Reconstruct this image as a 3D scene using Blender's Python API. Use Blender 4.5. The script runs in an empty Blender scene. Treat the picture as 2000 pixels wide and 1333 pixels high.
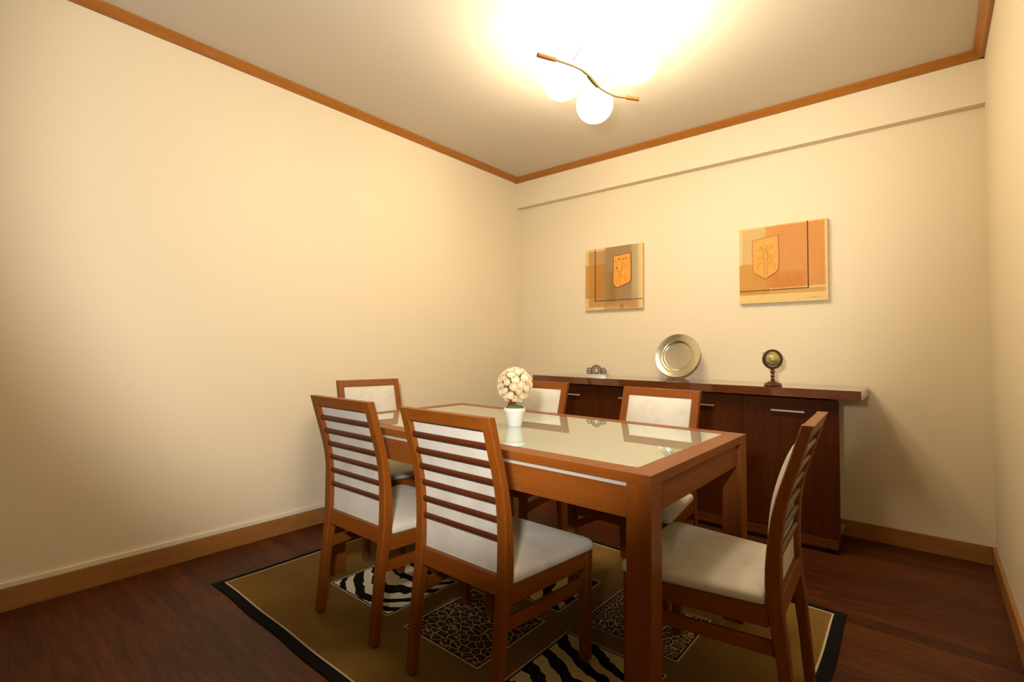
import bpy, bmesh, math, random
from mathutils import Vector, Matrix
random.seed(7)
PI = math.pi
S = bpy.context.scene
COL = S.collection

# ------------------------------------------------------------------ camera
cd = bpy.data.cameras.new('camera'); cam = bpy.data.objects.new('camera', cd); COL.objects.link(cam)
R_ = Vector((0.75838, 0.651758, 0.008437)); U_ = Vector((0.016892, -0.032591, 0.999326)); F_ = Vector((-0.651593, 0.757727, 0.035726))
mw = Matrix((R_, U_, -F_)).transposed().to_4x4(); mw.translation = (2.9332, -3.6808, 1.1064)
cam.matrix_world = mw
cd.sensor_width = 36; cd.lens = 36*971.79/2000; cd.shift_x = 0.01073; cd.shift_y = -0.00965; cd.clip_start = 0.02
S.camera = cam
# ------------------------------------------------------------------ world, exposure
w = bpy.data.worlds.new('world'); S.world = w; w.use_nodes = True
w.node_tree.nodes['Background'].inputs[0].default_value = (1, .9, .78, 1)
w.node_tree.nodes['Background'].inputs[1].default_value = 0.0
S.view_settings.view_transform = 'Standard'; S.view_settings.look = 'None'
S.view_settings.gamma = 1; S.view_settings.use_curve_mapping = False
S.view_settings.exposure = 0.0
FLASH_POWER = 195.0
GLOBE_EMIT = 52.0
# the photographer's flash, beside the camera
ld = bpy.data.lights.new('camera_flash', 'SPOT'); ld.shadow_soft_size = 0.06; ld.energy = FLASH_POWER; ld.color = (1, .94, .88)
ld.spot_size = math.radians(99); ld.spot_blend = .45
lo = bpy.data.objects.new('camera_flash', ld); COL.objects.link(lo)
lo.location = (2.72, -3.70, 1.36)
lo.rotation_euler = Vector((-.655, .735, .22)).to_track_quat('-Z', 'Y').to_euler()

# ------------------------------------------------------------------ node helper
class N:
    def __init__(s, name):
        s.m = bpy.data.materials.new(name); s.m.use_nodes = True; s.nt = s.m.node_tree
        s.b = s.nt.nodes['Principled BSDF']; s.out = s.nt.nodes['Material Output']
    def n(s, t, **k):
        x = s.nt.nodes.new('ShaderNode'+t)
        for a, v in k.items(): setattr(x, a, v)
        return x
    def put(s, sock, v):
        if v is None: return
        if hasattr(v, 'is_linked'): s.nt.links.new(v, sock)
        else:
            if sock.type == 'RGBA' and len(v) == 3: v = (*v, 1)
            sock.default_value = v
    def math(s, op, a, b=None, c=None):
        x = s.n('Math', operation=op); s.put(x.inputs[0], a); s.put(x.inputs[1], b); s.put(x.inputs[2], c); return x.outputs[0]
    def mix(s, f, a, b, bt='MIX'):
        x = s.n('Mix', data_type='RGBA', blend_type=bt); s.put(x.inputs[0], f); s.put(x.inputs[6], a); s.put(x.inputs[7], b); return x.outputs[2]
    def coord(s, which='Object', scale=(1,1,1), rot=(0,0,0), loc=(0,0,0)):
        t = s.n('TexCoord'); mp = s.n('Mapping'); s.nt.links.new(t.outputs[which], mp.inputs[0])
        mp.inputs['Scale'].default_value = scale; mp.inputs['Rotation'].default_value = rot; mp.inputs['Location'].default_value = loc
        return mp.outputs[0]
    def noise(s, v, scale, detail=3, rough=.5, dist=0):
        x = s.n('TexNoise'); s.put(x.inputs['Vector'], v); x.inputs['Scale'].default_value = scale
        x.inputs['Detail'].default_value = detail; x.inputs['Roughness'].default_value = rough; x.inputs['Distortion'].default_value = dist
        return x.outputs[0]
    def ramp(s, f, stops):
        x = s.n('ValToRGB'); s.put(x.inputs[0], f); el = x.color_ramp.elements
        while len(el) < len(stops): el.new(.5)
        for e, (p, c) in zip(el, stops):
            e.position = p; e.color = (*c, 1) if len(c) == 3 else c
        return x.outputs[0]
    def bump(s, h, strength=.1, dist=.01):
        x = s.n('Bump'); s.put(x.inputs['Height'], h); x.inputs['Strength'].default_value = strength; x.inputs['Distance'].default_value = dist
        s.nt.links.new(x.outputs[0], s.b.inputs['Normal'])
    def set(s, color=None, rough=None, metal=None, spec=None, coat=None, coatr=None, sheen=None):
        for k, v in (('Base Color', color), ('Roughness', rough), ('Metallic', metal), ('Specular IOR Level', spec), ('Coat Weight', coat), ('Coat Roughness', coatr), ('Sheen Weight', sheen)):
            s.put(s.b.inputs[k], v)
        return s.m
def plain(name, c, rough=.5, metal=0, spec=.5, coat=0):
    return N(name).set(c, rough, metal, spec, coat)

def wood(name, dark, mid, light, axis='x', rough=.42, coat=.10, fine=1.0, spec=.3):
    k = N(name)
    sc = {'x': (1.2, 14, 14), 'y': (14, 1.2, 14), 'z': (14, 14, 1.2)}[axis]
    v = k.coord('Object', sc)
    a = k.noise(v, 3*fine, 5, .6, .4); b = k.noise(v, 17*fine, 4, .6)
    f = k.math('MULTIPLY_ADD', b, .45, k.math('MULTIPLY', a, .55))
    col = k.ramp(f, [(.32, dark), (.5, mid), (.70, light)])
    k.bump(b, .05, .004)
    return k.set(col, rough, 0, spec, coat, .15)
OR = ((.165, .042, .0035), (.205, .055, .0045), (.245, .067, .006))
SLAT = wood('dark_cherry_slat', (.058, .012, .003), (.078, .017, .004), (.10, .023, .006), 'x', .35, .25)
WX = wood('cherry_wood_along_x', *OR, 'x'); WY = wood('cherry_wood_along_y', *OR, 'y'); WZ = wood('cherry_wood_along_z', *OR, 'z')
BX = wood('skirting_wood_along_x', (.25, .105, .024), (.30, .130, .032), (.36, .165, .044), 'x', .4, .15)
BY = wood('skirting_wood_along_y', (.25, .105, .024), (.30, .130, .032), (.36, .165, .044), 'y', .4, .15)
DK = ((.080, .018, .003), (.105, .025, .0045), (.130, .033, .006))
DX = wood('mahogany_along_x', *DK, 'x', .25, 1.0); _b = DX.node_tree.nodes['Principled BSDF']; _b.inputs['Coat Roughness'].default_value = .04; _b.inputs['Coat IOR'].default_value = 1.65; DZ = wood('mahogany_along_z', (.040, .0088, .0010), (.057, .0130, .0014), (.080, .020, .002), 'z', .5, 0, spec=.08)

def fabric():
    k = N('cream_suede'); v = k.coord('Object')
    a = k.noise(v, 7, 4, .6); b = k.noise(v, 900, 2, .6)
    st = k.ramp(a, [(.36, (.49, .455, .38)), (.52, (.57, .535, .465)), (.7, (.595, .56, .49))])
    c = k.mix(.12, st, k.ramp(b, [(.3, (.4, .35, .28)), (.7, (.8, .75, .65))]))
    k.bump(b, .12, .001)
    return k.set(c, .92, 0, .2, 0, 0, .08)
FAB = fabric()
def wallmat():
    k = N('cream_wall_paint'); v = k.coord('Object')
    a = k.noise(v, 160, 3, .6); b = k.noise(v, 1.3, 2, .5)
    c = k.mix(b, (.71, .615, .445), (.725, .63, .46))
    k.bump(a, .10, .002)
    return k.set(c, .55, 0, .35)
WALL = wallmat()
def ceilmat():
    k = N('ceiling_paint'); v = k.coord('Object'); a = k.noise(v, 220, 3, .6)
    k.bump(a, .06, .002)
    return k.set((.60, .525, .43), .8, 0, .2)
CEIL = ceilmat()
def floormat():
    k = N('dark_hardwood_boards')
    t = k.n('TexCoord'); br = k.n('TexBrick', offset=.37, offset_frequency=2)
    k.nt.links.new(t.outputs['Object'], br.inputs['Vector'])
    br.inputs['Scale'].default_value = 1; br.inputs['Brick Width'].default_value = .85; br.inputs['Row Height'].default_value = .078
    br.inputs['Mortar Size'].default_value = .0008; br.inputs['Mortar Smooth'].default_value = .3; br.inputs['Bias'].default_value = 0
    br.inputs['Color1'].default_value = (.25, .25, .25, 1); br.inputs['Color2'].default_value = (.75, .75, .75, 1); br.inputs['Mortar'].default_value = (.3, .3, .3, 1)
    v = k.coord('Object', (1, 9, 1)); a = k.noise(v, 5, 6, .65, .5); b = k.noise(v, 26, 4, .6)
    g = k.math('MULTIPLY_ADD', b, .4, k.math('MULTIPLY', a, .6))
    bw = k.n('RGBToBW'); k.put(bw.inputs[0], br.outputs[0])
    f = k.math('MULTIPLY_ADD', bw.outputs[0], .22, k.math('MULTIPLY', g, .85))
    c = k.ramp(f, [(.36, (.018, .0038, .0010)), (.52, (.056, .0125, .0022)), (.68, (.120, .030, .0055))])
    c = k.mix(k.math('MULTIPLY', br.outputs[1], .6), c, (.02, .008, .004))
    k.bump(b, .05, .003)
    return k.set(c, .48, 0, .22, .03)
FLOOR = floormat()

# ------------------------------------------------------------------ mesh helpers
def link_mesh(name, bm, mat, parent=None, smooth=None, bevel=None, kind=None):
    if bevel:
        bmesh.ops.bevel(bm, geom=list(bm.edges), offset=bevel, segments=2, profile=.6, affect='EDGES', clamp_overlap=True)
    bmesh.ops.recalc_face_normals(bm, faces=list(bm.faces))
    if smooth:
        for f in bm.faces: f.smooth = True
        for e in bm.edges:
            if len(e.link_faces) == 2 and e.calc_face_angle(0) > math.radians(smooth): e.smooth = False
    me = bpy.data.meshes.new(name); bm.to_mesh(me); bm.free()
    o = bpy.data.objects.new(name, me); COL.objects.link(o)
    for m in (mat if isinstance(mat, (list, tuple)) else [mat]): me.materials.append(m)
    if parent is not None: o.parent = parent
    if kind: o['kind'] = kind
    return o
def box(bm, x0, x1, y0, y1, z0, z1):
    vs = [bm.verts.new(p) for p in ((x0,y0,z0),(x1,y0,z0),(x1,y1,z0),(x0,y1,z0),(x0,y0,z1),(x1,y0,z1),(x1,y1,z1),(x0,y1,z1))]
    for f in ((0,3,2,1),(4,5,6,7),(0,1,5,4),(1,2,6,5),(2,3,7,6),(3,0,4,7)): bm.faces.new([vs[i] for i in f])
def BOX(name, b, mat, parent=None, bevel=None, kind=None):
    bm = bmesh.new(); box(bm, *b); return link_mesh(name, bm, mat, parent, None, bevel, kind)
def loft(bm, rings, cap=True, close=False):
    vr = [[bm.verts.new(p) for p in r] for r in rings]; n = len(vr[0])
    m = len(vr)
    for i in range(m if close else m-1):
        a, b = vr[i], vr[(i+1) % m]
        for j in range(n): bm.faces.new((a[j], a[(j+1) % n], b[(j+1) % n], b[j]))
    if cap and not close: bm.faces.new(vr[0][::-1]); bm.faces.new(vr[-1])
def tube(bm, pts, r, seg=10, close=False, cap=True):
    pts = [Vector(p) for p in pts]; n = len(pts); rings = []; up = None
    for i, p in enumerate(pts):
        a = pts[(i-1) % n] if (close or i > 0) else p; b = pts[(i+1) % n] if (close or i < n-1) else p
        t = (b-a).normalized()
        if up is None:
            up = Vector((0,0,1)) if abs(t.z) < .9 else Vector((0,1,0))
        sx = t.cross(up).normalized(); up2 = sx.cross(t).normalized(); up = up2
        rr = r[i] if isinstance(r, (list, tuple)) else r
        rings.append([p + rr*(math.cos(2*PI*k/seg)*sx + math.sin(2*PI*k/seg)*up2) for k in range(seg)])
    loft(bm, rings, cap, close)
def lathe(bm, prof, seg=32, c=(0,0,0), axis='z'):
    rings = []
    for r, z in prof:
        rings.append([(c[0]+r*math.cos(2*PI*k/seg), c[1]+r*math.sin(2*PI*k/seg), c[2]+z) for k in range(seg)])
    loft(bm, rings, True)
def sphere(bm, c, r, seg=32, rings=20, sz=1):
    bmesh.ops.create_uvsphere(bm, u_segments=seg, v_segments=rings, radius=1, matrix=Matrix.Translation(c) @ Matrix.Diagonal((r, r, r*sz, 1)))
def empty(name, label, cat, loc=(0,0,0), rz=0, group=None):
    o = bpy.data.objects.new(name, None); COL.objects.link(o); o.empty_display_size = .1
    o.location = loc; o.rotation_euler = (0, 0, rz); o['label'] = label; o['category'] = cat
    if group: o['group'] = group
    return o

# ------------------------------------------------------------------ room shell
W = 3.182; HC = 2.71; YF = -6.0; BD = .0617; ZB = 2.4315; T = .12
BOX('floor', (-T, W+T, YF-T, T, -.1, 0), FLOOR, kind='structure')
BOX('ceiling', (-T, W+T, YF-T, T, HC, HC+.1), CEIL, kind='structure')
BOX('wall_left', (-T, 0, YF-T, T, 0, HC), WALL, kind='structure')
BOX('wall_right', (W, W+T, YF-T, T, 0, HC), WALL, kind='structure')
BOX('wall_front', (0, W, YF-T, YF, 0, HC), WALL, kind='structure')
bm = bmesh.new(); box(bm, 0, W, 0, T, 0, HC); box(bm, 0, W, -BD, 0, ZB, HC)
link_mesh('wall_back', bm, WALL, kind='structure')
bb = .094; bt = .015
BOX('baseboard_left', (0, bt, YF, 0, 0, bb), BY, kind='structure', bevel=.002)
BOX('baseboard_back', (bt, W-bt, -bt, 0, 0, bb), BX, kind='structure', bevel=.002)
BOX('baseboard_right', (W-bt, W, YF, 0, 0, bb), BY, kind='structure', bevel=.002)
BOX('trim_1', (0, .012, YF, -.02, bb+.001, .119), plain('white_trunking', (.72, .64, .50), .4), kind='structure', bevel=.0025)
# wooden cornice strips: sloped profile, height .041, projecting .045
cw = .046; ch = .041
def cornice(name, ring0, ring1, mat):
    bm = bmesh.new(); loft(bm, [ring0, ring1]); return link_mesh(name, bm, mat, kind='structure')
def prof(side, y):   # cross-section in x,z at given y for left / right walls
    pts = [(0, HC), (cw, HC), (cw, HC-.010), (.016, HC-ch), (0, HC-ch)]
    return [((px if side < 0 else W-px), y, pz) for px, pz in pts]
CX = wood('cornice_wood_along_x', (.27, .095, .012), (.33, .122, .017), (.39, .152, .024), 'x', .4, .15)
CY = wood('cornice_wood_along_y', (.27, .095, .012), (.33, .122, .017), (.39, .152, .024), 'y', .4, .15)
cornice('trim_2', prof(-1, YF), prof(-1, -BD), CY)
cornice('trim_3', prof(1, YF), prof(1, -BD), CY)
pts = [(0, HC), (cw, HC), (cw, HC-.010), (.016, HC-ch), (0, HC-ch)]
cornice('trim_4', [(0, -BD-p, z) for p, z in pts], [(W, -BD-p, z) for p, z in pts], CX)

# ------------------------------------------------------------------ rug
def rugmats():
    out = []
    def base(name, c0, c1, sc=60):
        k = N(name); v = k.coord('Object'); a = k.noise(v, sc, 4, .7); b = k.noise(v, 700, 2, .7)
        c = k.mix(k.math('MULTIPLY_ADD', a, 1.6, -.3), c0, c1); k.bump(b, .5, .004)
        return k.set(c, .98, 0, .1)
    out.append(base('rug_tan_pile', (.170, .100, .024), (.235, .140, .036)))
    out.append(base('rug_black_pile', (.006, .006, .006), (.012, .012, .011)))
    out.append(base('rug_cream_line', (.50, .44, .30), (.62, .55, .40)))
    def zebra(name, c0, freq, light, seed, sq=1.0, fan=False):
        k = N(name); v = k.coord('Object', (1, 1, 1), (0, 0, 0), (-c0[0], -c0[1], 0))
        sx = k.n('SeparateXYZ'); k.put(sx.inputs[0], v)
        x2 = k.math('POWER', k.math('ABSOLUTE', sx.outputs[0]), 2); y2 = k.math('POWER', k.math('ABSOLUTE', k.math('MULTIPLY', sx.outputs[1], sq)), 2)
        r = k.math('SQRT', k.math('ADD', x2, y2))
        if fan:   # stripes that lean one way on the left and fan over to the other side on the right
            r = k.math('MULTIPLY_ADD', sx.outputs[1], .62, k.math('MULTIPLY_ADD', sx.outputs[0], .78, k.math('MULTIPLY', x2, -1.75)))
        vv = k.coord('Object', (1, 1, 1), (0, 0, 0), (seed, seed*.7, 0))
        n1 = k.noise(vv, 4.2, 1, .4); n2 = k.noise(vv, 15, 2, .5); n3 = k.noise(vv, 7.5, 1, .5)
        d = k.math('MULTIPLY_ADD', n1, 8.0, k.math('MULTIPLY_ADD', n2, 3.4, k.math('MULTIPLY', r, freq)))
        f = k.math('GREATER_THAN', k.math('SINE', d), k.math('MULTIPLY_ADD', n3, 1.7, -.85))
        c = k.mix(f, (.010, .010, .010), light); k.bump(k.noise(k.coord('Object'), 700, 2), .5, .004)
        return k.set(c, .98, 0, .1)
    def leopard(name, loc, ground=(.26, .185, .11), core=(.10, .05, .025)):
        k = N(name); v = k.coord('Object', (1, 1.25, 1), (0,0,.4), loc)
        vv = k.n('VectorMath', operation='ADD'); nn = k.n('TexNoise'); k.put(nn.inputs['Vector'], v); nn.inputs['Scale'].default_value = 22; nn.inputs['Detail'].default_value = 2
        sc_ = k.n('VectorMath', operation='SCALE'); k.nt.links.new(nn.outputs[1], sc_.inputs[0]); sc_.inputs['Scale'].default_value = .028
        k.nt.links.new(v, vv.inputs[0]); k.nt.links.new(sc_.outputs[0], vv.inputs[1])
        vo = k.n('TexVoronoi', voronoi_dimensions='2D', feature='DISTANCE_TO_EDGE'); k.nt.links.new(vv.outputs[0], vo.inputs['Vector']); vo.inputs['Scale'].default_value = 25; vo.inputs['Randomness'].default_value = .8
        d = vo.outputs['Distance']
        ring = k.ramp(d, [(.0, ground), (.08, ground), (.11, (.008,.007,.006)), (.235, (.008,.007,.006)), (.275, core), (1, core)])
        br = k.math('GREATER_THAN', k.noise(v, 40, 1), .66)
        c = k.mix(br, ring, ground)
        k.bump(k.noise(k.coord('Object'), 700, 2), .5, .004)
        return k.set(c, .98, 0, .1)
    out.append(zebra('rug_zebra_stripes', (.795, -2.405), 96, (.90, .84, .64), .3, 1.0, True))
    out.append(zebra('rug_zebra_stripes_slanted', (2.45, -1.25), 62, (.66, .57, .29), 1.7))
    out.append(leopard('rug_leopard_spots', (0, 0, 0), (.40, .29, .14), (.11, .05, .022)))
    out.append(leopard('rug_leopard_spots_pale', (3, 2, 0), (.55, .44, .28), (.30, .19, .12)))
    return out
RM = rugmats()
def build_rug():
    ox0, ox1, oy0, oy1 = .390, 2.660, -2.765, -1.118
    inn = (.428, 2.618, -2.726, -1.160)
    P_ = []   # patches (x0,x1,y0,y1, mat)
    xs = [(.795, 1.235), (1.342, 1.742), (1.845, 2.245)]; ys = [(-2.405, -2.002), (-1.912, -1.552)]
    mats = {(0,0): 3, (1,0): 5, (2,0): 4, (0,1): 6, (1,1): 4, (2,1): 6}
    for i, (a, b) in enumerate(xs):
        for j, (c, d) in enumerate(ys): P_.append((a, b, c, d, mats[(i, j)]))
    X = {ox0, ox1, inn[0], inn[0]+.007, inn[1], inn[1]-.007}; Y = {oy0, oy1, inn[2], inn[2]+.007, inn[3], inn[3]-.007}
    for a, b, c, d, m in P_:
        for e in (0, .007, .013): X |= {a+e, b-e}; Y |= {c+e, d-e}
    def fill(s):
        s = sorted(s); out = []
        for a, b in zip(s, s[1:]):
            n = max(1, int((b-a)/.05+.5)); out += [a+(b-a)*k/n for k in range(n)]
        return out+[s[-1]]
    X = fill(X); Y = fill(Y)
    def h(x, y):   # top of the pile, with a few soft waves by the far edge
        e = min(x-ox0, ox1-x, y-oy0, oy1-y)
        wv = 0
        return .0085 + wv - (.004 if e < .001 else 0)
    def wob(x, y):
        dy = .009*math.sin(x*5.2+.6)*max(0, 1-(oy1-y)/.30) + .004*math.sin(x*11)*max(0, 1-(oy1-y)/.2)
        dx = .006*math.sin(y*7)*max(0, 1-(ox1-x)/.2) - .004*math.sin(y*8)*max(0, 1-(x-ox0)/.2)
        dy += .003*math.sin(x*14)*max(0, 1-(y-oy0)/.1)
        return x+dx, y+dy
    bm = bmesh.new(); V = [[None]*len(Y) for _ in X]; B = {}
    for i, x in enumerate(X):
        for j, y in enumerate(Y):
            a, b = wob(x, y); V[i][j] = bm.verts.new((a, b, h(x, y)))
    def mat(x, y):
        if x < inn[0] or x > inn[1] or y < inn[2] or y > inn[3]: return 1
        if x < inn[0]+.007 or x > inn[1]-.007 or y < inn[2]+.007 or y > inn[3]-.007: return 2
        for a, b, c, d, m in P_:
            if a < x < b and c < y < d:
                e = min(x-a, b-x, y-c, d-y)
                return 2 if e < .007 else 1 if e < .013 else m
        return 0
    for i in range(len(X)-1):
        for j in range(len(Y)-1):
            f = bm.faces.new((V[i][j], V[i+1][j], V[i+1][j+1], V[i][j+1]))
            f.material_index = mat((X[i]+X[i+1])/2, (Y[j]+Y[j+1])/2)
    # skirt down to the floor
    rim = [(i, 0) for i in range(len(X))] + [(len(X)-1, j) for j in range(1, len(Y))] + [(i, len(Y)-1) for i in range(len(X)-2, -1, -1)] + [(0, j) for j in range(len(Y)-2, 0, -1)]
    low = [bm.verts.new((V[i][j].co.x, V[i][j].co.y, .0003)) for i, j in rim]
    for k in range(len(rim)):
        k2 = (k+1) % len(rim); i, j = rim[k]; a, b = rim[k2]
        f = bm.faces.new((V[i][j], low[k], low[k2], V[a][b])); f.material_index = 1
    f = bm.faces.new(low); f.material_index = 1
    o = link_mesh('rug', bm, RM, smooth=60)
    o['label'] = 'tan area rug with black border and zebra and leopard print panels under the table'; o['category'] = 'rug'
build_rug()
RZ = .0092   # things on the rug stand at this height

# ------------------------------------------------------------------ dining table
TX0, TX1, TY0, TY1, TH = .6673, 2.3486, -2.3642, -1.4239, .760
def glassmat():
    k = N('frosted_green_white_glass'); k.set((.37, .43, .345), .03, 0, .6, 1.0, .015)
    return k.m
def build_table():
    t = empty('dining_table', 'cherry-wood dining table with a pale green frosted glass centre panel', 'table', ((TX0+TX1)/2, (TY0+TY1)/2, RZ))
    hx, hy = (TX1-TX0)/2, (TY1-TY0)/2; z = TH-RZ; b = .073; e = .0008
    # four mitred frame boards as one top frame
    bm = bmesh.new()
    for k, (a, c, d, f) in enumerate(((-hx, -hx+b, -hy, hy), (hx-b, hx, -hy, hy), (-hx+b+.0005, hx-b-.0005, -hy, -hy+b), (-hx+b+.0005, hx-b-.0005, hy-b, hy))):
        q0 = len(bm.faces); box(bm, a, c, d, f, z-.030, z); bm.faces.ensure_lookup_table()
        for q in range(q0, len(bm.faces)): bm.faces[q].material_index = 1 if k < 2 else 0
    link_mesh('table_top_frame', bm, [WX, WY], t, bevel=.0012)
    g = BOX('glass_panel', (-hx+b+e, hx-b-e, -hy+b+e, hy-b-e, z-.010, z-.0008), glassmat(), t, bevel=.0008)
    g['label'] = 'pale green frosted glass panel'
    BOX('panel_support', (-hx+b, hx-b, -hy+b, hy-b, z-.024, z-.0105), plain('panel_underside', (.45, .42, .3), .6), t)
    lw = .0745
    for sx in (-1, 1):
        for sy in (-1, 1):
            x0 = -hx if sx < 0 else hx-lw; y0 = -hy if sy < 0 else hy-lw
            BOX('leg', (x0, x0+lw, y0, y0+lw, 0, z-.0302), WZ, t, bevel=.002)
    al = plain('brushed_pale_aluminium', (.50, .48, .45), .4, .2)
    for sy in (-1, 1):
        y0, y1 = sorted((sy*(hy-.008), sy*(hy-.030)))
        BOX('apron', (-hx+lw+e, hx-lw-e, y0, y1, .628-RZ, z-.042), WX, t, bevel=.0015)
        y0, y1 = sorted((sy*(hy-.004), sy*(hy-.028)))
        s = BOX('metal_strip', (-hx+lw+e, hx-lw-e, y0, y1, z-.0415, z-.0305), al, t)
        s['label'] = 'pale metal inlay strip'
    for sx in (-1, 1):
        x0, x1 = sorted((sx*(hx-.016), sx*(hx-.038)))
        BOX('apron', (x0, x1, -hy+lw+e, hy-lw-e, .638-RZ, z-.0305), WY, t, bevel=.0015)
build_table()

# ------------------------------------------------------------------ dining chairs
KZ = [0, .25, .45, .65, .82, .898]; KY = [-.0392, -.018, 0, -.0106, -.0577, -.0815]
def bk(z):     # smooth (Hermite) back surface y at height z
    i = max(j for j in range(len(KZ)-1) if KZ[j] <= z+1e-9); i = min(i, len(KZ)-2)
    def m(j):
        if j == 0: return (KY[1]-KY[0])/(KZ[1]-KZ[0])
        if j == len(KZ)-1: return (KY[-1]-KY[-2])/(KZ[-1]-KZ[-2])
        return .5*((KY[j+1]-KY[j])/(KZ[j+1]-KZ[j]) + (KY[j]-KY[j-1])/(KZ[j]-KZ[j-1]))
    h = KZ[i+1]-KZ[i]; t = (z-KZ[i])/h
    return (2*t**3-3*t*t+1)*KY[i] + (t**3-2*t*t+t)*h*m(i) + (-2*t**3+3*t*t)*KY[i+1] + (t**3-t*t)*h*m(i+1)
def pd(z):     # post depth
    return .0305 + .0115*math.exp(-((z-.43)/.16)**2)
def make_chair(label):
    t = empty('dining_chair', label, 'chair')
    zt = .898; h = .2036; pw = .037
    # back posts (rear leg and upright in one piece)
    for s in (-1, 1):
        bm = bmesh.new(); rings = []; n = 30
        for i in range(n+1):
            z = zt*i/n; y = bk(z); d = pd(z); xo = s*h; xi = s*(h-pw)
            c = .0035
            x0, x1 = min(xo, xi), max(xo, xi)
            k = .007 if i == 0 else 0
            rings.append([(x0+c+k, y+k, z), (x1-c-k, y+k, z), (x1-k, y+c+k, z), (x1-k, y+d-c-k, z), (x1-c-k, y+d-k, z), (x0+c+k, y+d-k, z), (x0+k, y+d-c-k, z), (x0+k, y+c+k, z)])
            if i == 0:
                y2 = bk(.008); rings.append([(x0+c, y2, .008), (x1-c, y2, .008), (x1, y2+c, .008), (x1, y2+d-c, .008), (x1-c, y2+d, .008), (x0+c, y2+d, .008), (x0, y2+d-c, .008), (x0, y2+c, .008)])
        loft(bm, rings); link_mesh('back_post', bm, WZ, t, smooth=25)
    # top rail
    hi = h-pw+.0004
    def rail(name, z0, z1, dy, th, mat=WX, r=.002):
        bm = bmesh.new(); rings = []
        for x in (-hi, hi):
            rings.append([(x, bk(z0)+dy, z0), (x, bk(z1)+dy, z1), (x, bk(z1)+dy+th, z1), (x, bk(z0)+dy+th, z0)])
        loft(bm, rings); return link_mesh(name, bm, mat, t, bevel=r)
    rail('top_rail', .858, .898, .0, .029)
    rail('rear_seat_rail', .362, .418, .003, .022)
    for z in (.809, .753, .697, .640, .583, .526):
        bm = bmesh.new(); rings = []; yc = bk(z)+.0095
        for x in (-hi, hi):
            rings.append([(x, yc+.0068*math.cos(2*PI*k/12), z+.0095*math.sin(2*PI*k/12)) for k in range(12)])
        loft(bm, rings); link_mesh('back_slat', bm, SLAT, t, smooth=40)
    # upholstered back panel, flat behind and bulging in front
    bm = bmesh.new(); nz, nx = 22, 12; z0, z1 = .4185, .8575; hp = h-pw-.0012; F = []; Bk = []
    for i in range(nz+1):
        z = z0+(z1-z0)*i/nz; v = i/nz; row = []; rowb = []
        for j in range(nx+1):
            u = j/nx; x = -hp+2*hp*u
            bul = (1-abs(2*u-1)**5)*(1-abs(2*v-1)**6)
            row.append(bm.verts.new((x, bk(z)+.026+.026*bul, z))); rowb.append(bm.verts.new((x, bk(z)+.0175, z)))
        F.append(row); Bk.append(rowb)
    for i in range(nz):
        for j in range(nx):
            bm.faces.new((F[i][j], F[i][j+1], F[i+1][j+1], F[i+1][j])); bm.faces.new((Bk[i][j], Bk[i+1][j], Bk[i+1][j+1], Bk[i][j+1]))
        bm.faces.new((F[i][0], F[i+1][0], Bk[i+1][0], Bk[i][0])); bm.faces.new((F[i][nx], Bk[i][nx], Bk[i+1][nx], F[i+1][nx]))
    for j in range(nx):
        bm.faces.new((F[0][j], Bk[0][j], Bk[0][j+1], F[0][j+1])); bm.faces.new((F[nz][j], F[nz][j+1], Bk[nz][j+1], Bk[nz][j]))
    link_mesh('back_cushion', bm, FAB, t, smooth=50)
    # seat cushion: trapezoid with rounded front corners
    wf = .2505; yf = .452; yb = .042; wb = h+.001
    out = []
    R = .032
    def arc(cx, cy, a0, a1, r, n=7): return [(cx+r*math.cos(a0+(a1-a0)*k/n), cy+r*math.sin(a0+(a1-a0)*k/n)) for k in range(n+1)]
    out += [(-wb+.003, yb), (wb-.003, yb), (wb, yb+.004)]
    out += arc(wf-R, yf-R, 0, PI/2, R); out += arc(-wf+R, yf-R, PI/2, PI, R); out += [(-wb, yb+.004)]
    cx, cy = 0, .25
    def ins(d): return [(cx+(x-cx)*(1-d/.24), cy+(y-cy)*(1-d/.22)) for x, y in out]
    rings = []
    for d, z in ((.006, .3905), (.001, .393), (0, .399), (.0005, .408), (.003, .4145), (.008, .4195), (.016, .4235), (.04, .4285), (.09, .432), (.17, .4335)):
        rings.append([(x, y, z - .0) for x, y in ins(d)])
    bm = bmesh.new(); loft(bm, rings); link_mesh('seat_cushion', bm, FAB, t, smooth=60)
    # front legs
    for s in (-1, 1):
        bm = bmesh.new(); rings = []
        for z, k in ((0, .010), (.008, .003), (.22, .001), (.389, 0)):
            xo, xi = s*(.241-k*.5), s*(.241-.037+k*.5); x0, x1 = min(xo, xi), max(xo, xi); y0, y1 = .441-.037+k*.5, .441-k*.5; c = .003
            rings.append([(x0+c, y0, z), (x1-c, y0, z), (x1, y0+c, z), (x1, y1-c, z), (x1-c, y1, z), (x0+c, y1, z), (x0, y1-c, z), (x0, y0+c, z)])
        loft(bm, rings); link_mesh('front_leg', bm, WZ, t, smooth=25)
    # rails and side stretchers follow the splay of the seat
    def side(name, s, z0, z1, off, th):
        yb_, yf_ = bk((z0+z1)/2)+pd((z0+z1)/2)-.0005, .4045
        xb, xf = s*(h-off), s*(.241-off)
        bm = bmesh.new()
        loft(bm, [[(xb, yb_, z0), (xb-s*th, yb_, z0), (xb-s*th, yb_, z1), (xb, yb_, z1)], [(xf, yf_, z0), (xf-s*th, yf_, z0), (xf-s*th, yf_, z1), (xf, yf_, z1)]])
        link_mesh(name, bm, WY, t, bevel=.0015)
    for s in (-1, 1):
        side('side_seat_rail', s, .332, .3895, .004, .020); side('side_stretcher', s, .256, .294, .009, .018)
    BOX('front_seat_rail', (-.2035, .2035, .414, .434, .332, .3895), WX, t, bevel=.0015)
    return t
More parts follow.
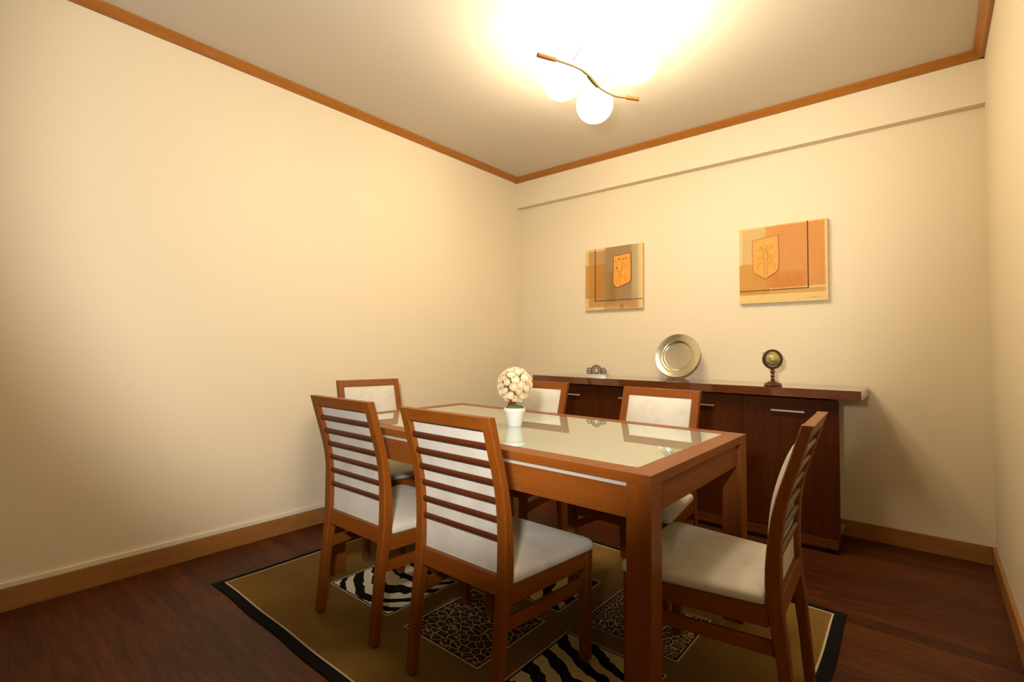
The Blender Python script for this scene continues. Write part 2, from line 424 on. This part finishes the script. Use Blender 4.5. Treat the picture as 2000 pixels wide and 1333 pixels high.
def copy_tree(o, parent=None):
    c = o.copy(); COL.objects.link(c); c.parent = parent
    for ch in list(o.children): copy_tree(ch, c)
    return c
CH = [
 ((1.775, -2.542), .4, 'wooden slat-back chair nearest the camera, its back to the camera, cream seat'),
 ((1.180, -2.539), .6, 'wooden slat-back chair on the near side of the table, beside the left end'),
 ((2.607, -1.932), 93.0, 'wooden chair seen side-on at the right end of the table, in front of the sideboard'),
 ((.325, -1.857), -99.1, 'wooden chair at the far left end of the table, next to the bare left wall'),
 ((1.101, -1.238), 183.0, 'far-side chair half hidden behind the rose topiary, facing the camera'),
 ((1.876, -1.242), 179.9, 'far-side chair facing the camera with its cream backrest in front of the sideboard doors'),
]
proto = make_chair(CH[0][2])
for i, ((x, y), a, lab) in enumerate(CH):
    o = proto if i == 0 else copy_tree(proto)
    o.location = (x, y, RZ); o.rotation_euler = (0, 0, math.radians(a)); o['label'] = lab
    o['group'] = 'dining chairs around the table'

# ------------------------------------------------------------------ sideboard
def build_sideboard():
    t = empty('sideboard', 'long dark mahogany sideboard with four doors along the back wall', 'sideboard', (1.585, 0, 0))
    ox = -1.585
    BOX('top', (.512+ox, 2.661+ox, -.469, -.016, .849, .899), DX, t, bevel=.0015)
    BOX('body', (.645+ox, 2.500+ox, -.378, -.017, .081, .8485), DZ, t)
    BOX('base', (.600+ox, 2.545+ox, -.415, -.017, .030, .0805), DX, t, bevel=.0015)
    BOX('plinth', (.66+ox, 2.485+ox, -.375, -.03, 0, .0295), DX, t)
    BOX('top_gap_shade', (.62+ox, 2.52+ox, -.376, -.02, .838, .8487), plain('painted_gap_shade', (.015, .006, .004), .6), t)  # near-black strip: shade of the recess between doors and top, painted in
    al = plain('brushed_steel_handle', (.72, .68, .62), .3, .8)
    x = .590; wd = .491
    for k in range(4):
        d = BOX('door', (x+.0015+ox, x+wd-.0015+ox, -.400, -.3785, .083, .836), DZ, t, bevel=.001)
        cx = x+wd/2+ox
        bm = bmesh.new(); box(bm, cx-.085, cx+.085, -.424, -.415, .7585, .7675)
        for s in (-1, 1): box(bm, cx+s*.070-.005, cx+s*.070+.005, -.4155, -.3995, .759, .767)
        hnd = link_mesh('handle', bm, al, d); hnd['label'] = 'slim brushed metal bar handle'
        x += wd
build_sideboard()
SB = .8992

# ------------------------------------------------------------------ pictures
class Art(N):
    def __init__(s, name):
        super().__init__(name)
        v = s.coord('Object'); nz = s.n('TexNoise'); s.put(nz.inputs['Vector'], v); nz.inputs['Scale'].default_value = 60; nz.inputs['Detail'].default_value = 3
        sc = s.n('VectorMath', operation='MULTIPLY_ADD'); s.nt.links.new(nz.outputs[1], sc.inputs[0]); sc.inputs[1].default_value = (.012, .012, .012)
        s.nt.links.new(v, sc.inputs[2])
        x = s.n('SeparateXYZ'); s.nt.links.new(sc.outputs[0], x.inputs[0]); s.u = s.math('ADD', s.math('DIVIDE', x.outputs[0], .515), .488); s.v = s.math('ADD', s.math('DIVIDE', x.outputs[2], .515), .488)
        y = s.n('SeparateXYZ'); s.nt.links.new(v, y.inputs[0]); s.u0 = s.math('ADD', s.math('DIVIDE', y.outputs[0], .515), .5); s.v0 = s.math('ADD', s.math('DIVIDE', y.outputs[2], .515), .5)
        s.col = None
    def band(s, x, a, b, soft):
        def st(x, e, sg):
            m = s.n('MapRange', interpolation_type='SMOOTHSTEP'); s.put(m.inputs[0], x); m.inputs[1].default_value = e-soft; m.inputs[2].default_value = e+soft
            m.inputs[3].default_value, m.inputs[4].default_value = (0, 1) if sg > 0 else (1, 0)
            return m.outputs[0]
        return s.math('MULTIPLY', st(x, a, 1), st(x, b, -1))
    def rect(s, u0, u1, v0, v1, c, op=.85, soft=.01, exact=False):
        f = s.math('MULTIPLY', s.band(s.u0 if exact else s.u, u0, u1, soft), s.band(s.v0 if exact else s.v, v0, v1, soft))
        s.col = s.mix(s.math('MULTIPLY', f, op), s.col, c)
    def done(s, streak='z'):
        v = s.coord('Object', (60, 1, 5)); n1 = s.noise(v, 1.5, 4, .7)
        c = s.mix(.30, s.col, s.mix(n1, (.2, .10, .03), (.80, .6, .4)), 'OVERLAY'); c = s.mix(1, c, (.76, .76, .72), 'MULTIPLY')
        s.bump(s.noise(s.coord('Object'), 500, 2), .15, .001)
        return s.set(c, .7, 0, .25)
a1 = Art('abstract_painting_brown_grey'); a1.col = (.84, .66, .36)
a1.rect(.06, .40, .05, .96, (.56, .33, .13), .9, .02)
a1.rect(-.1, .40, .20, .74, (.60, .29, .05), .75, .008)
a1.rect(.17, .40, .14, .74, (.48, .23, .07), .5, .008)
a1.rect(.36, .90, .06, 1.1, (.36, .25, .13), .92, .05)
a1.rect(.42, .55, .1, .62, (.30, .17, .05), .6, .05)
a1.rect(.82, .93, .1, 1.1, (.56, .48, .30), .8, .03)
a1.rect(.34, .93, -.1, .13, (.58, .33, .11), .7, .03)
a1.rect(.62, .68, .02, .085, (.33, .19, .08), .7, .005)
a1.rect(.172, .186, .146, 1.1, (.06, .02, .01), .95, .002, True)
a1.rect(.172, 1.1, .143, .154, (.06, .02, .01), .95, .002, True)
A1 = a1.done()
a2 = Art('abstract_painting_orange'); a2.col = (.86, .66, .34)
a2.rect(.04, .33, .52, .97, (.72, .52, .25), .9, .01)
a2.rect(.0, .36, .12, .52, (.64, .32, .06), .85, .008)
a2.rect(.32, .97, .19, .985, (.72, .33, .095), .9, .01)
a2.rect(.45, .62, .4, 1.0, (.68, .35, .13), .5, .06)
a2.rect(.36, .76, .165, .38, (.62, .22, .04), .6, .05)
a2.rect(.0, .97, .11, .165, (.62, .34, .08), .7, .008)
a2.rect(.785, .798, .165, 1.1, (.07, .02, .01), .95, .002, True)
a2.rect(-.1, .798, .160, .171, (.07, .02, .01), .95, .002, True)
A2 = a2.done()
EDGE = plain('canvas_edge', (.62, .44, .22), .75)
def picture(x0, zc, mat, label, panel, motif, petals, pmat, pdark, sig_u):
    s = .514; t = empty('canvas_painting', label, 'picture', (x0+s/2, -.0305, zc), group='square canvases on the back wall')
    bm = bmesh.new(); box(bm, -s/2, s/2, 0, .028, -s/2, s/2)
    bm.faces.ensure_lookup_table()
    for f in bm.faces: f.material_index = 0 if f.normal.y < -.5 or f.calc_center_median().y < .001 else 1
    link_mesh('canvas', bm, [mat, EDGE], t, bevel=.0012)
    def P(u, v, y): return ((u-.5)*s, y, (v-.5)*s)
    du = .02
    panel = [(u+du, v) for u, v in panel]; motif = [[(u+du, v) for u, v in st] for st in motif]; petals = [(u+du, v, r) for u, v, r in petals]
    n = len(panel)
    def slab(name, pts, y0, y1, m):
        bm = bmesh.new(); loft(bm, [[P(u, v, y0) for u, v in pts], [P(u, v, y1) for u, v in pts]])
        return link_mesh(name, bm, m, t)
    cx = sum(p[0] for p in panel)/n; cy = sum(p[1] for p in panel)/n
    big = [(u+math.copysign(.009, u-cx), v+math.copysign(.010, v-cy)) for u, v in panel]
    slab('panel_border', big, -.0025, .0005, pdark); slab('inset_panel', panel, -.0045, 0, pmat)
    bm = bmesh.new()
    for st in motif:
        tube(bm, [P(u, v, -.0047) for u, v in st], .0016, 6)
    link_mesh('plant_motif', bm, plain('motif_ink', (.42, .20, .03), .7), t)
    fm = plain('motif_flower', (.85, .62, .28) if sig_u > .5 and len(petals) > 8 else (.16, .08, .02), .7)
    for u, v, r in petals:
        bm = bmesh.new(); sphere(bm, P(u, v, -.0046), r, 8, 6, .7); link_mesh('flower_dab', bm, fm, t, smooth=60)
    bm = bmesh.new(); zz = []
    for k in range(26): zz.append(P(sig_u+k*.0042, .045+.010*math.sin(k*1.9)*math.cos(k*.6), -.0006))
    tube(bm, zz, .0007, 5); link_mesh('signature', bm, plain('signature_ink', (.25, .14, .05), .7), t)
def arcp(c, r, a0, a1, n=7, sy=1): return [(c[0]+r*math.cos(a0+(a1-a0)*k/n), c[1]+sy*r*math.sin(a0+(a1-a0)*k/n)) for k in range(n+1)]
PM = plain('inset_orange', (.70, .30, .035), .6); PD = plain('inset_dark_outline', (.13, .055, .015), .7); PD2 = plain('inset_rust_outline', (.36, .14, .03), .7)
picture(.735, 1.691, A1, 'square brown and grey abstract canvas with orange inset panel, the left of the two pictures',
  [(.500,.845),(.570,.842),(.640,.855),(.780,.860),(.785,.62),(.783,.46),(.765,.415),(.70,.39),(.62,.365),(.56,.345),(.515,.37),(.495,.42)],
  [[(.60,.36),(.605,.45),(.61,.54),(.625,.62),(.66,.72)], [(.605,.50),(.585,.58),(.545,.70),(.52,.78)], [(.625,.60),(.68,.66),(.74,.70)],
   [(.61,.50),(.575,.52),(.56,.47),(.55,.40)], [(.61,.52),(.65,.53),(.69,.50),(.70,.44)], [(.63,.6),(.645,.68),(.65,.76)], [(.59,.56),(.56,.62),(.55,.655)]],
  [(.58,.785,.006),(.60,.79,.007),(.66,.785,.005),(.675,.78,.005),(.71,.795,.006),(.55,.655,.007)], PM, PD, .80)
picture(1.953, 1.684, A2, 'square orange abstract canvas with pale flower panel, the right of the two pictures',
  [(.150,.825),(.22,.83),(.30,.845),(.445,.860),(.448,.60),(.445,.45),(.43,.405),(.39,.375),(.345,.35),(.30,.315),(.265,.335),(.215,.37),(.168,.40),(.152,.46)],
  [[(.285,.345),(.285,.48),(.29,.58),(.27,.68),(.235,.76)], [(.32,.345),(.315,.50),(.325,.60),(.31,.68),(.33,.75)], [(.31,.62),(.35,.70),(.39,.74)],
   [(.285,.5),(.24,.53),(.21,.49),(.20,.43)], [(.32,.49),(.36,.53),(.40,.50),(.41,.45)], [(.285,.56),(.26,.62),(.23,.60),(.215,.57)], [(.325,.56),(.35,.60),(.345,.64)],
   [(.29,.70),(.25,.72),(.21,.68)], [(.36,.52),(.375,.58),(.385,.62)], [(.26,.55),(.255,.60)], [(.31,.66),(.28,.74),(.26,.77)]],
  [(.22,.755,.005),(.235,.765,.006),(.25,.755,.006),(.27,.735,.006),(.285,.72,.006),(.30,.70,.005),(.31,.765,.006),(.33,.775,.006),(.345,.77,.006),(.37,.785,.006),(.39,.775,.006),(.21,.655,.005),(.225,.66,.005),(.24,.645,.005),(.35,.66,.005),(.37,.655,.006),(.385,.63,.006),(.395,.60,.006)], PM, PD2, .80)

# ------------------------------------------------------------------ objects on the sideboard
def build_plate():
    ang = math.radians(16)
    t = empty('charger_plate', 'round silver charger plate propped upright on the sideboard', 'plate', (1.555, -.165, SB+.012))
    t.rotation_euler = (-ang, 0, math.radians(0))
    r = .1625
    bm = bmesh.new()
    pr = [(0, -.006), (.096, -.006), (.099, -.0055), (.106, .002), (.112, .0065), (.118, .0075), (.156, .0085), (.159, .0105), (.1615, .0105), (r, .0085), (.160, .0060), (.118, .0045), (.112, .003), (.104, -.004), (.098, -.009), (0, -.009)]
    rings = []
    for q, z in pr[1:-1]:
        rings.append([(q*math.cos(2*PI*k/96), -z, r+q*math.sin(2*PI*k/96)) for k in range(96)])
    loft(bm, rings)
    silver = N('polished_silver'); silver.set((.66, .61, .47), .24, 1.0)
    link_mesh('plate_dish', bm, silver.m, t, smooth=50)
    # small clear stand, a thing of its own
    k = N('clear_acrylic'); k.set((.95, .93, .88), .05, 0, .5); k.b.inputs['Transmission Weight'].default_value = .92; k.b.inputs['IOR'].default_value = 1.45
    s = empty('plate_stand', 'small clear acrylic stand under the silver plate', 'stand', (1.555, -.165, SB))
    for sx in (-1, 1):
        bm = bmesh.new(); x = sx*.034
        tube(bm, [(x, -.038, .020), (x, -.034, .008), (x, -.026, .0045), (x, 0, .0045), (x, .055, .0045), (x*.9, .075, .0045)], .003, 8)
        tube(bm, [(x*.9, .075, .0045), (x*.8, .066, .03), (x*.7, .058, .06)], .003, 8)
        link_mesh('side_rail', bm, k.m, s, smooth=60)
    bm = bmesh.new(); tube(bm, [(-.031, .070, .0045), (.031, .070, .0045)], .003, 8); link_mesh('cross_bar', bm, k.m, s, smooth=60)
build_plate()

def build_globe():
    t = empty('desk_globe', 'miniature antique-style globe on a turned dark wood stand, right end of sideboard', 'globe', (2.222, -.36, SB))
    dk = N('dark_turned_wood'); v = dk.coord('Object'); dk.set(dk.mix(dk.noise(v, 40, 3), (.05, .012, .006), (.10, .026, .012)), .22, 0, .5, .5)
    bm = bmesh.new()
    pr = [(.048, 0), (.050, .003), (.050, .008), (.046, .011), (.046, .016), (.044, .0185), (.034, .020), (.031, .024), (.026, .027), (.016, .030), (.0105, .036)]
    lathe(bm, pr, 8); link_mesh('stand_base', bm, dk.m, t, bevel=.0008)
    bm = bmesh.new()
    pr = [(.0105, .0355), (.0125, .040), (.0085, .043), (.0075, .046), (.0115, .050), (.0125, .055), (.0095, .060), (.0070, .063), (.0105, .068), (.0135, .073), (.0125, .079), (.0095, .083), (.012, .088)]
    pr = [(q, .0355+(z-.0355)*1.24) for q, z in pr]
    lathe(bm, pr, 20); link_mesh('turned_stem', bm, dk.m, t, smooth=60)
    zc = .159; yaw = math.radians(38)   # ring faces the room
    ca, sa = math.cos(yaw), math.sin(yaw)
    Rm = Matrix.Translation((0, 0, zc)) @ Matrix.Rotation(yaw, 4, 'Z')
    bm = bmesh.new(); rings = []
    n = 48
    for i in range(n):
        a = 2*PI*i/n
        rings.append([Rm @ Vector((q*math.cos(a), y, q*math.sin(a))) for q, y in ((.0440, -.006), (.0575, -.006), (.0590, -.004), (.0590, .004), (.0575, .006), (.0440, .006))])
    loft(bm, rings, False, True)
    link_mesh('meridian_ring', bm, plain('dark_meridian_wood', (.05, .022, .008), .35, 0, .5, .3), t, smooth=40)
    k = N('old_map_globe'); v = k.coord('Object'); nn = k.noise(v, 34, 5, .65); n2 = k.noise(v, 80, 3, .6)
    c = k.ramp(nn, [(.36, (.10, .16, .10)), (.46, (.30, .27, .07)), (.56, (.46, .37, .10)), (.68, (.50, .26, .10))])
    c = k.mix(k.math('MULTIPLY', n2, .35), c, (.2, .14, .04)); k.set(c, .3, 0, .5, .4)
    bm = bmesh.new(); sphere(bm, (0, 0, 0), .0405, 32, 20); g = link_mesh('globe_ball', bm, k.m, t, smooth=80); g.location = (0, 0, zc)
    br = plain('brass_pin', (.35, .25, .12), .35, .9)
    for sg in (-1, 1):
        d = Vector((-.83*sg, 0, .56*sg)).normalized()
        bm = bmesh.new(); tube(bm, [Rm @ (d*.0400), Rm @ (d*.062), Rm @ (d*.068), Rm @ (d*.071)], [.0016, .0016, .0032, .0018], 8)
        link_mesh('axis_pin', bm, br, t, smooth=60)
build_globe()

def build_holder():
    # openwork silver napkin holder: arches and a round opening on a flat base
    t = empty('napkin_holder', 'small silver openwork napkin holder with arches, left end of sideboard', 'napkin holder', (1.03, -.36, SB), math.radians(22)); t.scale = (.86, .9, .95)
    sil = N('tarnished_silver'); sil.set((.13, .10, .085), .4, .5)
    sil2 = N('bright_silver'); sil2.set((.80, .76, .68), .25, .9)
    bm = bmesh.new(); box(bm, -.083, .083, -.018, .018, 0, .012); box(bm, -.080, .080, -.015, .015, .016, .024)
    box(bm, -.074, .074, -.012, .012, .012, .016)
    b = link_mesh('base', bm, sil2.m, t, bevel=.0015); b['label'] = 'bright silver stepped base'
    for y in (-.006,):
        bm = bmesh.new(); z0 = .026
        def bar(pts, r=.0032): tube(bm, [(x, y, z) for x, z in pts], r, 8)
        bar([(-.080, z0), (.080, z0)], .0042)
        bar([(-.080, z0)]+[(-.060+.020*math.cos(a), z0+.028+.018*math.sin(a)) for a in [PI-PI*k/8 for k in range(9)]]+[(-.040, z0)], .0052)
        bar([(.080, z0)]+[(.060+.020*math.cos(a), z0+.028+.018*math.sin(a)) for a in [PI*k/8 for k in range(9)]]+[(.040, z0)], .0052)
        bar([(-.041, z0)]+[(.041*math.cos(a), z0+.024+.042*math.sin(a)) for a in [PI-PI*k/14 for k in range(15)]]+[(.041, z0)], .0075)
        tube(bm, [(.022*math.cos(2*PI*k/24), y, z0+.028+.022*math.sin(2*PI*k/24)) for k in range(24)], .0055, 8, True)
        for s in (-1, 1):
            for q0, q1 in ((.066, .068), (.050, .060), (.034, .050), (.027, .036)):
                bar([(s*q0, z0), (s*q1, z0+.022), (s*(q1+.001), z0+.034)], .0033)
        link_mesh('arched_panel', bm, sil.m, t, smooth=60)
build_holder()

# ------------------------------------------------------------------ rose topiary on the table
def build_topiary():
    t = empty('rose_topiary', 'ball of cream roses in a small white pot on the glass tabletop', 'topiary', (1.508, -1.924, TH-.0006))
    bm = bmesh.new()
    lathe(bm, [(.0300, 0), (.0325, .003), (.0430, .064), (.0445, .066), (.0485, .0665), (.0495, .069), (.0500, .080), (.0490, .083), (.0460, .083), (.0440, .076), (.0400, .070), (.001, .070)], 48)
    link_mesh('pot', bm, plain('white_glazed_ceramic', (.80, .82, .76), .35, 0, .5, .2), t, smooth=35)
    k = N('green_moss'); v = k.coord('Object'); k.set(k.ramp(k.noise(v, 130, 4, .7), [(.35, (.05, .08, .015)), (.55, (.17, .24, .03)), (.7, (.34, .40, .08))]), .9)
    bm = bmesh.new(); bmesh.ops.create_icosphere(bm, subdivisions=4, radius=1, matrix=Matrix.Translation((0, 0, .076)) @ Matrix.Diagonal((.042, .042, .018, 1)))
    rr = random.Random(3)
    for q in bm.verts:
        if q.co.z < .072: q.co.z = .072
        else: q.co += Vector((rr.uniform(-1, 1), rr.uniform(-1, 1), rr.uniform(-.5, 1.4)))*.0028
    mo = link_mesh('moss', bm, k.m, t, smooth=80)
    bm = bmesh.new(); tube(bm, [(0, 0, .07), (.001, 0, .13)], .006, 10); link_mesh('stem', bm, plain('stem_bark', (.10, .06, .02), .8), t, smooth=60)
    ZC = .1835
    bm = bmesh.new(); sphere(bm, (0, 0, ZC), .064, 32, 20)
    lf = plain('dark_foliage', (.10, .10, .035), .8)
    link_mesh('foliage_core', bm, lf, t, smooth=80)
    # a rose: cupped spiral petals opening along +Z
    def rose_mesh(seed):
        rr = random.Random(seed); bm = bmesh.new(); R = .0205
        def petal(a, rad, hgt, tilt, wid, mi):
            nu, nv = 6, 4; g = []
            for j in range(nv+1):
                v = j/nv; row = []
                for i in range(nu+1):
                    u = i/nu-.5
                    th = a+u*wid
                    r_ = rad*(.35+.65*math.sin(v*PI*.5)) + tilt*v*v*.003 - .0012*abs(2*u)**2*v
                    z = hgt*v*(1-.35*abs(2*u)**2.5) - tilt*.0035*max(0, v-.6)
                    row.append(bm.verts.new((r_*math.cos(th), r_*math.sin(th), z-.004)))
                g.append(row)
            for j in range(nv):
                for i in range(nu):
                    f = bm.faces.new((g[j][i], g[j][i+1], g[j+1][i+1], g[j+1][i])); f.material_index = mi
        for lay, (n, rad, h, tl, w) in enumerate(((5, R*.92, .0130, .8, 2.0), (5, R*.76, .0148, .5, 1.9), (4, R*.60, .0158, .3, 2.2), (4, R*.44, .0162, .15, 2.2), (3, R*.29, .0166, .05, 2.7), (2, R*.15, .0168, 0, 3.6))):
            off = rr.uniform(0, 6)
            for q in range(n): petal(off+q*2*PI/n, rad*rr.uniform(.93, 1.07), h*rr.uniform(.93, 1.07), tl, w, 0 if lay < 2 else 1)
        bmesh.ops.create_uvsphere(bm, u_segments=14, v_segments=8, radius=1, matrix=Matrix.Translation((0, 0, -.002)) @ Matrix.Diagonal((R*.86, R*.86, .0150, 1)))
        me = bpy.data.meshes.new('rose'); 
        for f in bm.faces: f.smooth = True
        bm.to_mesh(me); bm.free()
        return me
    def petalmat(name, c):
        k = N(name); k.set(c, .75, 0, .3, 0, 0, .1); return k.m
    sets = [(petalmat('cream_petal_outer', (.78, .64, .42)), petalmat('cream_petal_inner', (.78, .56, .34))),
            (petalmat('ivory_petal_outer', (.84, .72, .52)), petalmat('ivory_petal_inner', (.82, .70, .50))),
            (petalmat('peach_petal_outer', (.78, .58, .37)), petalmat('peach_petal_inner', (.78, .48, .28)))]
    meshes = []
    for q in range(6):
        me = rose_mesh(q+20); a, b = sets[q % 3]; me.materials.append(a); me.materials.append(b); meshes.append(me)
    n = 58; ga = PI*(3-5**.5)
    for i in range(n):
        z = 1-2*(i+.5)/n
        if z < -.93: continue
        r = math.sqrt(1-z*z); a = i*ga
        d = Vector((r*math.cos(a), r*math.sin(a), z)); d = (d+Vector((rr.uniform(-1, 1), rr.uniform(-1, 1), rr.uniform(-1, 1)))*.07).normalized()
        o = bpy.data.objects.new('rose', meshes[rr.randrange(6)]); COL.objects.link(o); o.parent = t
        o.location = Vector((0, 0, ZC)) + d*.0705
        qn = d.to_track_quat('Z', 'Y'); o.rotation_mode = 'QUATERNION'; o.rotation_quaternion = qn
        s = rr.uniform(.78, .95); o.scale = (s, s, s)
    bm = bmesh.new()
    for i in range(80):
        z = rr.uniform(-.9, 1); a = rr.uniform(0, 2*PI); r = math.sqrt(1-z*z); d = Vector((r*math.cos(a), r*math.sin(a), z))
        p = Vector((0, 0, ZC))+d*rr.uniform(.068, .079); sx = d.cross(Vector((rr.uniform(-1,1), rr.uniform(-1,1), rr.uniform(-1,1)))).normalized(); sy = d.cross(sx)
        vs = [bm.verts.new(p+q) for q in (-sx*.006, sy*.003, sx*.006+d*.003, -sy*.003)]; bm.faces.new(vs)
    l = link_mesh('leaves', bm, plain('rose_leaf', (.16, .16, .04), .7), t)
build_topiary()

# ------------------------------------------------------------------ ceiling lamp
def build_lamp():
    c = Vector((1.730, -1.62, 2.40))
    t = empty('ceiling_lamp', 'ceiling lamp with wavy wood-tipped bar and glowing frosted globes', 'lamp', (c.x, c.y, HC))
    dz = 2.40-HC
    raw = [(1.651, -1.959), (1.690, -1.875), (1.720, -1.800), (1.736, -1.735), (1.737, -1.680), (1.728, -1.615), (1.722, -1.550), (1.728, -1.480), (1.745, -1.420), (1.778, -1.372), (1.819, -1.313)]
    pts = [Vector((x-c.x, y-c.y, dz)) for x, y in raw]
    def sp(i0, i1, n=5):   # Catmull-Rom between control points
        out = []
        for i in range(i0, i1):
            p0, p1, p2, p3 = pts[max(i-1, 0)], pts[i], pts[i+1], pts[min(i+2, len(pts)-1)]
            for k in range(n):
                u = k/n; out.append(.5*((2*p1)+(-p0+p2)*u+(2*p0-5*p1+4*p2-p3)*u*u+(-p0+3*p1-3*p2+p3)*u**3))
        return out+[pts[i1]]
    met = plain('satin_champagne_metal', (.095, .075, .040), .6, 0, .05)
    bm = bmesh.new(); tube(bm, sp(1, 9), .0062, 12)
    tube(bm, sp(4, 6), [.0062]+[.011]*9+[.0062], 12)
    link_mesh('wavy_bar', bm, met, t, smooth=60)
    tipm = plain('orange_wood_tip', (.17, .060, .015), .6, 0, .05)
    for a, b in ((0, 1), (9, 10)):
        bm = bmesh.new(); tube(bm, [pts[a], pts[b]], .0098, 14); e = link_mesh('wooden_tip', bm, tipm, t, smooth=40)
    bm = bmesh.new(); tube(bm, [pts[5]+Vector((0, 0, .006)), (0, 0, -.02)], .0045, 12); link_mesh('rod', bm, plain('white_rod', (.75, .7, .6), .4), t, smooth=60)
    bm = bmesh.new(); lathe(bm, [(.055, -.022), (.060, -.016), (.060, -.0005)], 32); link_mesh('ceiling_canopy', bm, plain('white_canopy', (.8, .76, .68), .4), t, smooth=40)
    em = bpy.data.materials.new('glowing_frosted_glass'); em.use_nodes = True; nt = em.node_tree
    for n_ in list(nt.nodes): nt.nodes.remove(n_)
    o_ = nt.nodes.new('ShaderNodeOutputMaterial'); e_ = nt.nodes.new('ShaderNodeEmission'); e_.inputs[0].default_value = (1, .85, .59, 1); e_.inputs[1].default_value = GLOBE_EMIT
    nt.links.new(e_.outputs[0], o_.inputs[0])
    clamp = plain('small_steel_clamp', (.13, .10, .06), .5, 0, .1)
    G = [((1.546, -1.284, 2.47), 8), ((1.550, -1.614, 2.47), 4), ((1.91, -1.86, 2.47), 2), ((1.91, -1.53, 2.47), 6)]
    for (gx, gy, gz), ip in G:
        g = Vector((gx-c.x, gy-c.y, gz-HC)); p = pts[ip]; d = (p-g); d.z = 0; d.normalize()
        bm = bmesh.new(); sphere(bm, g, .100, 40, 28); link_mesh('glass_globe', bm, em, t, smooth=80)
        q = g+d*.098+Vector((0, 0, -.012))
        bm = bmesh.new(); tube(bm, [p, p.lerp(q, .5)+Vector((0, 0, .004)), q], .0026, 8)
        nrm = Vector((-d.y, d.x, 0))
        for s in (-1, 1):
            tube(bm, [q, q+nrm*s*.016+Vector((0, 0, -.004))], .0022, 6); sphere(bm, q+nrm*s*.017+Vector((0, 0, -.004)), .0038, 10, 8)
        link_mesh('arm', bm, clamp, t, smooth=60)
build_lamp()
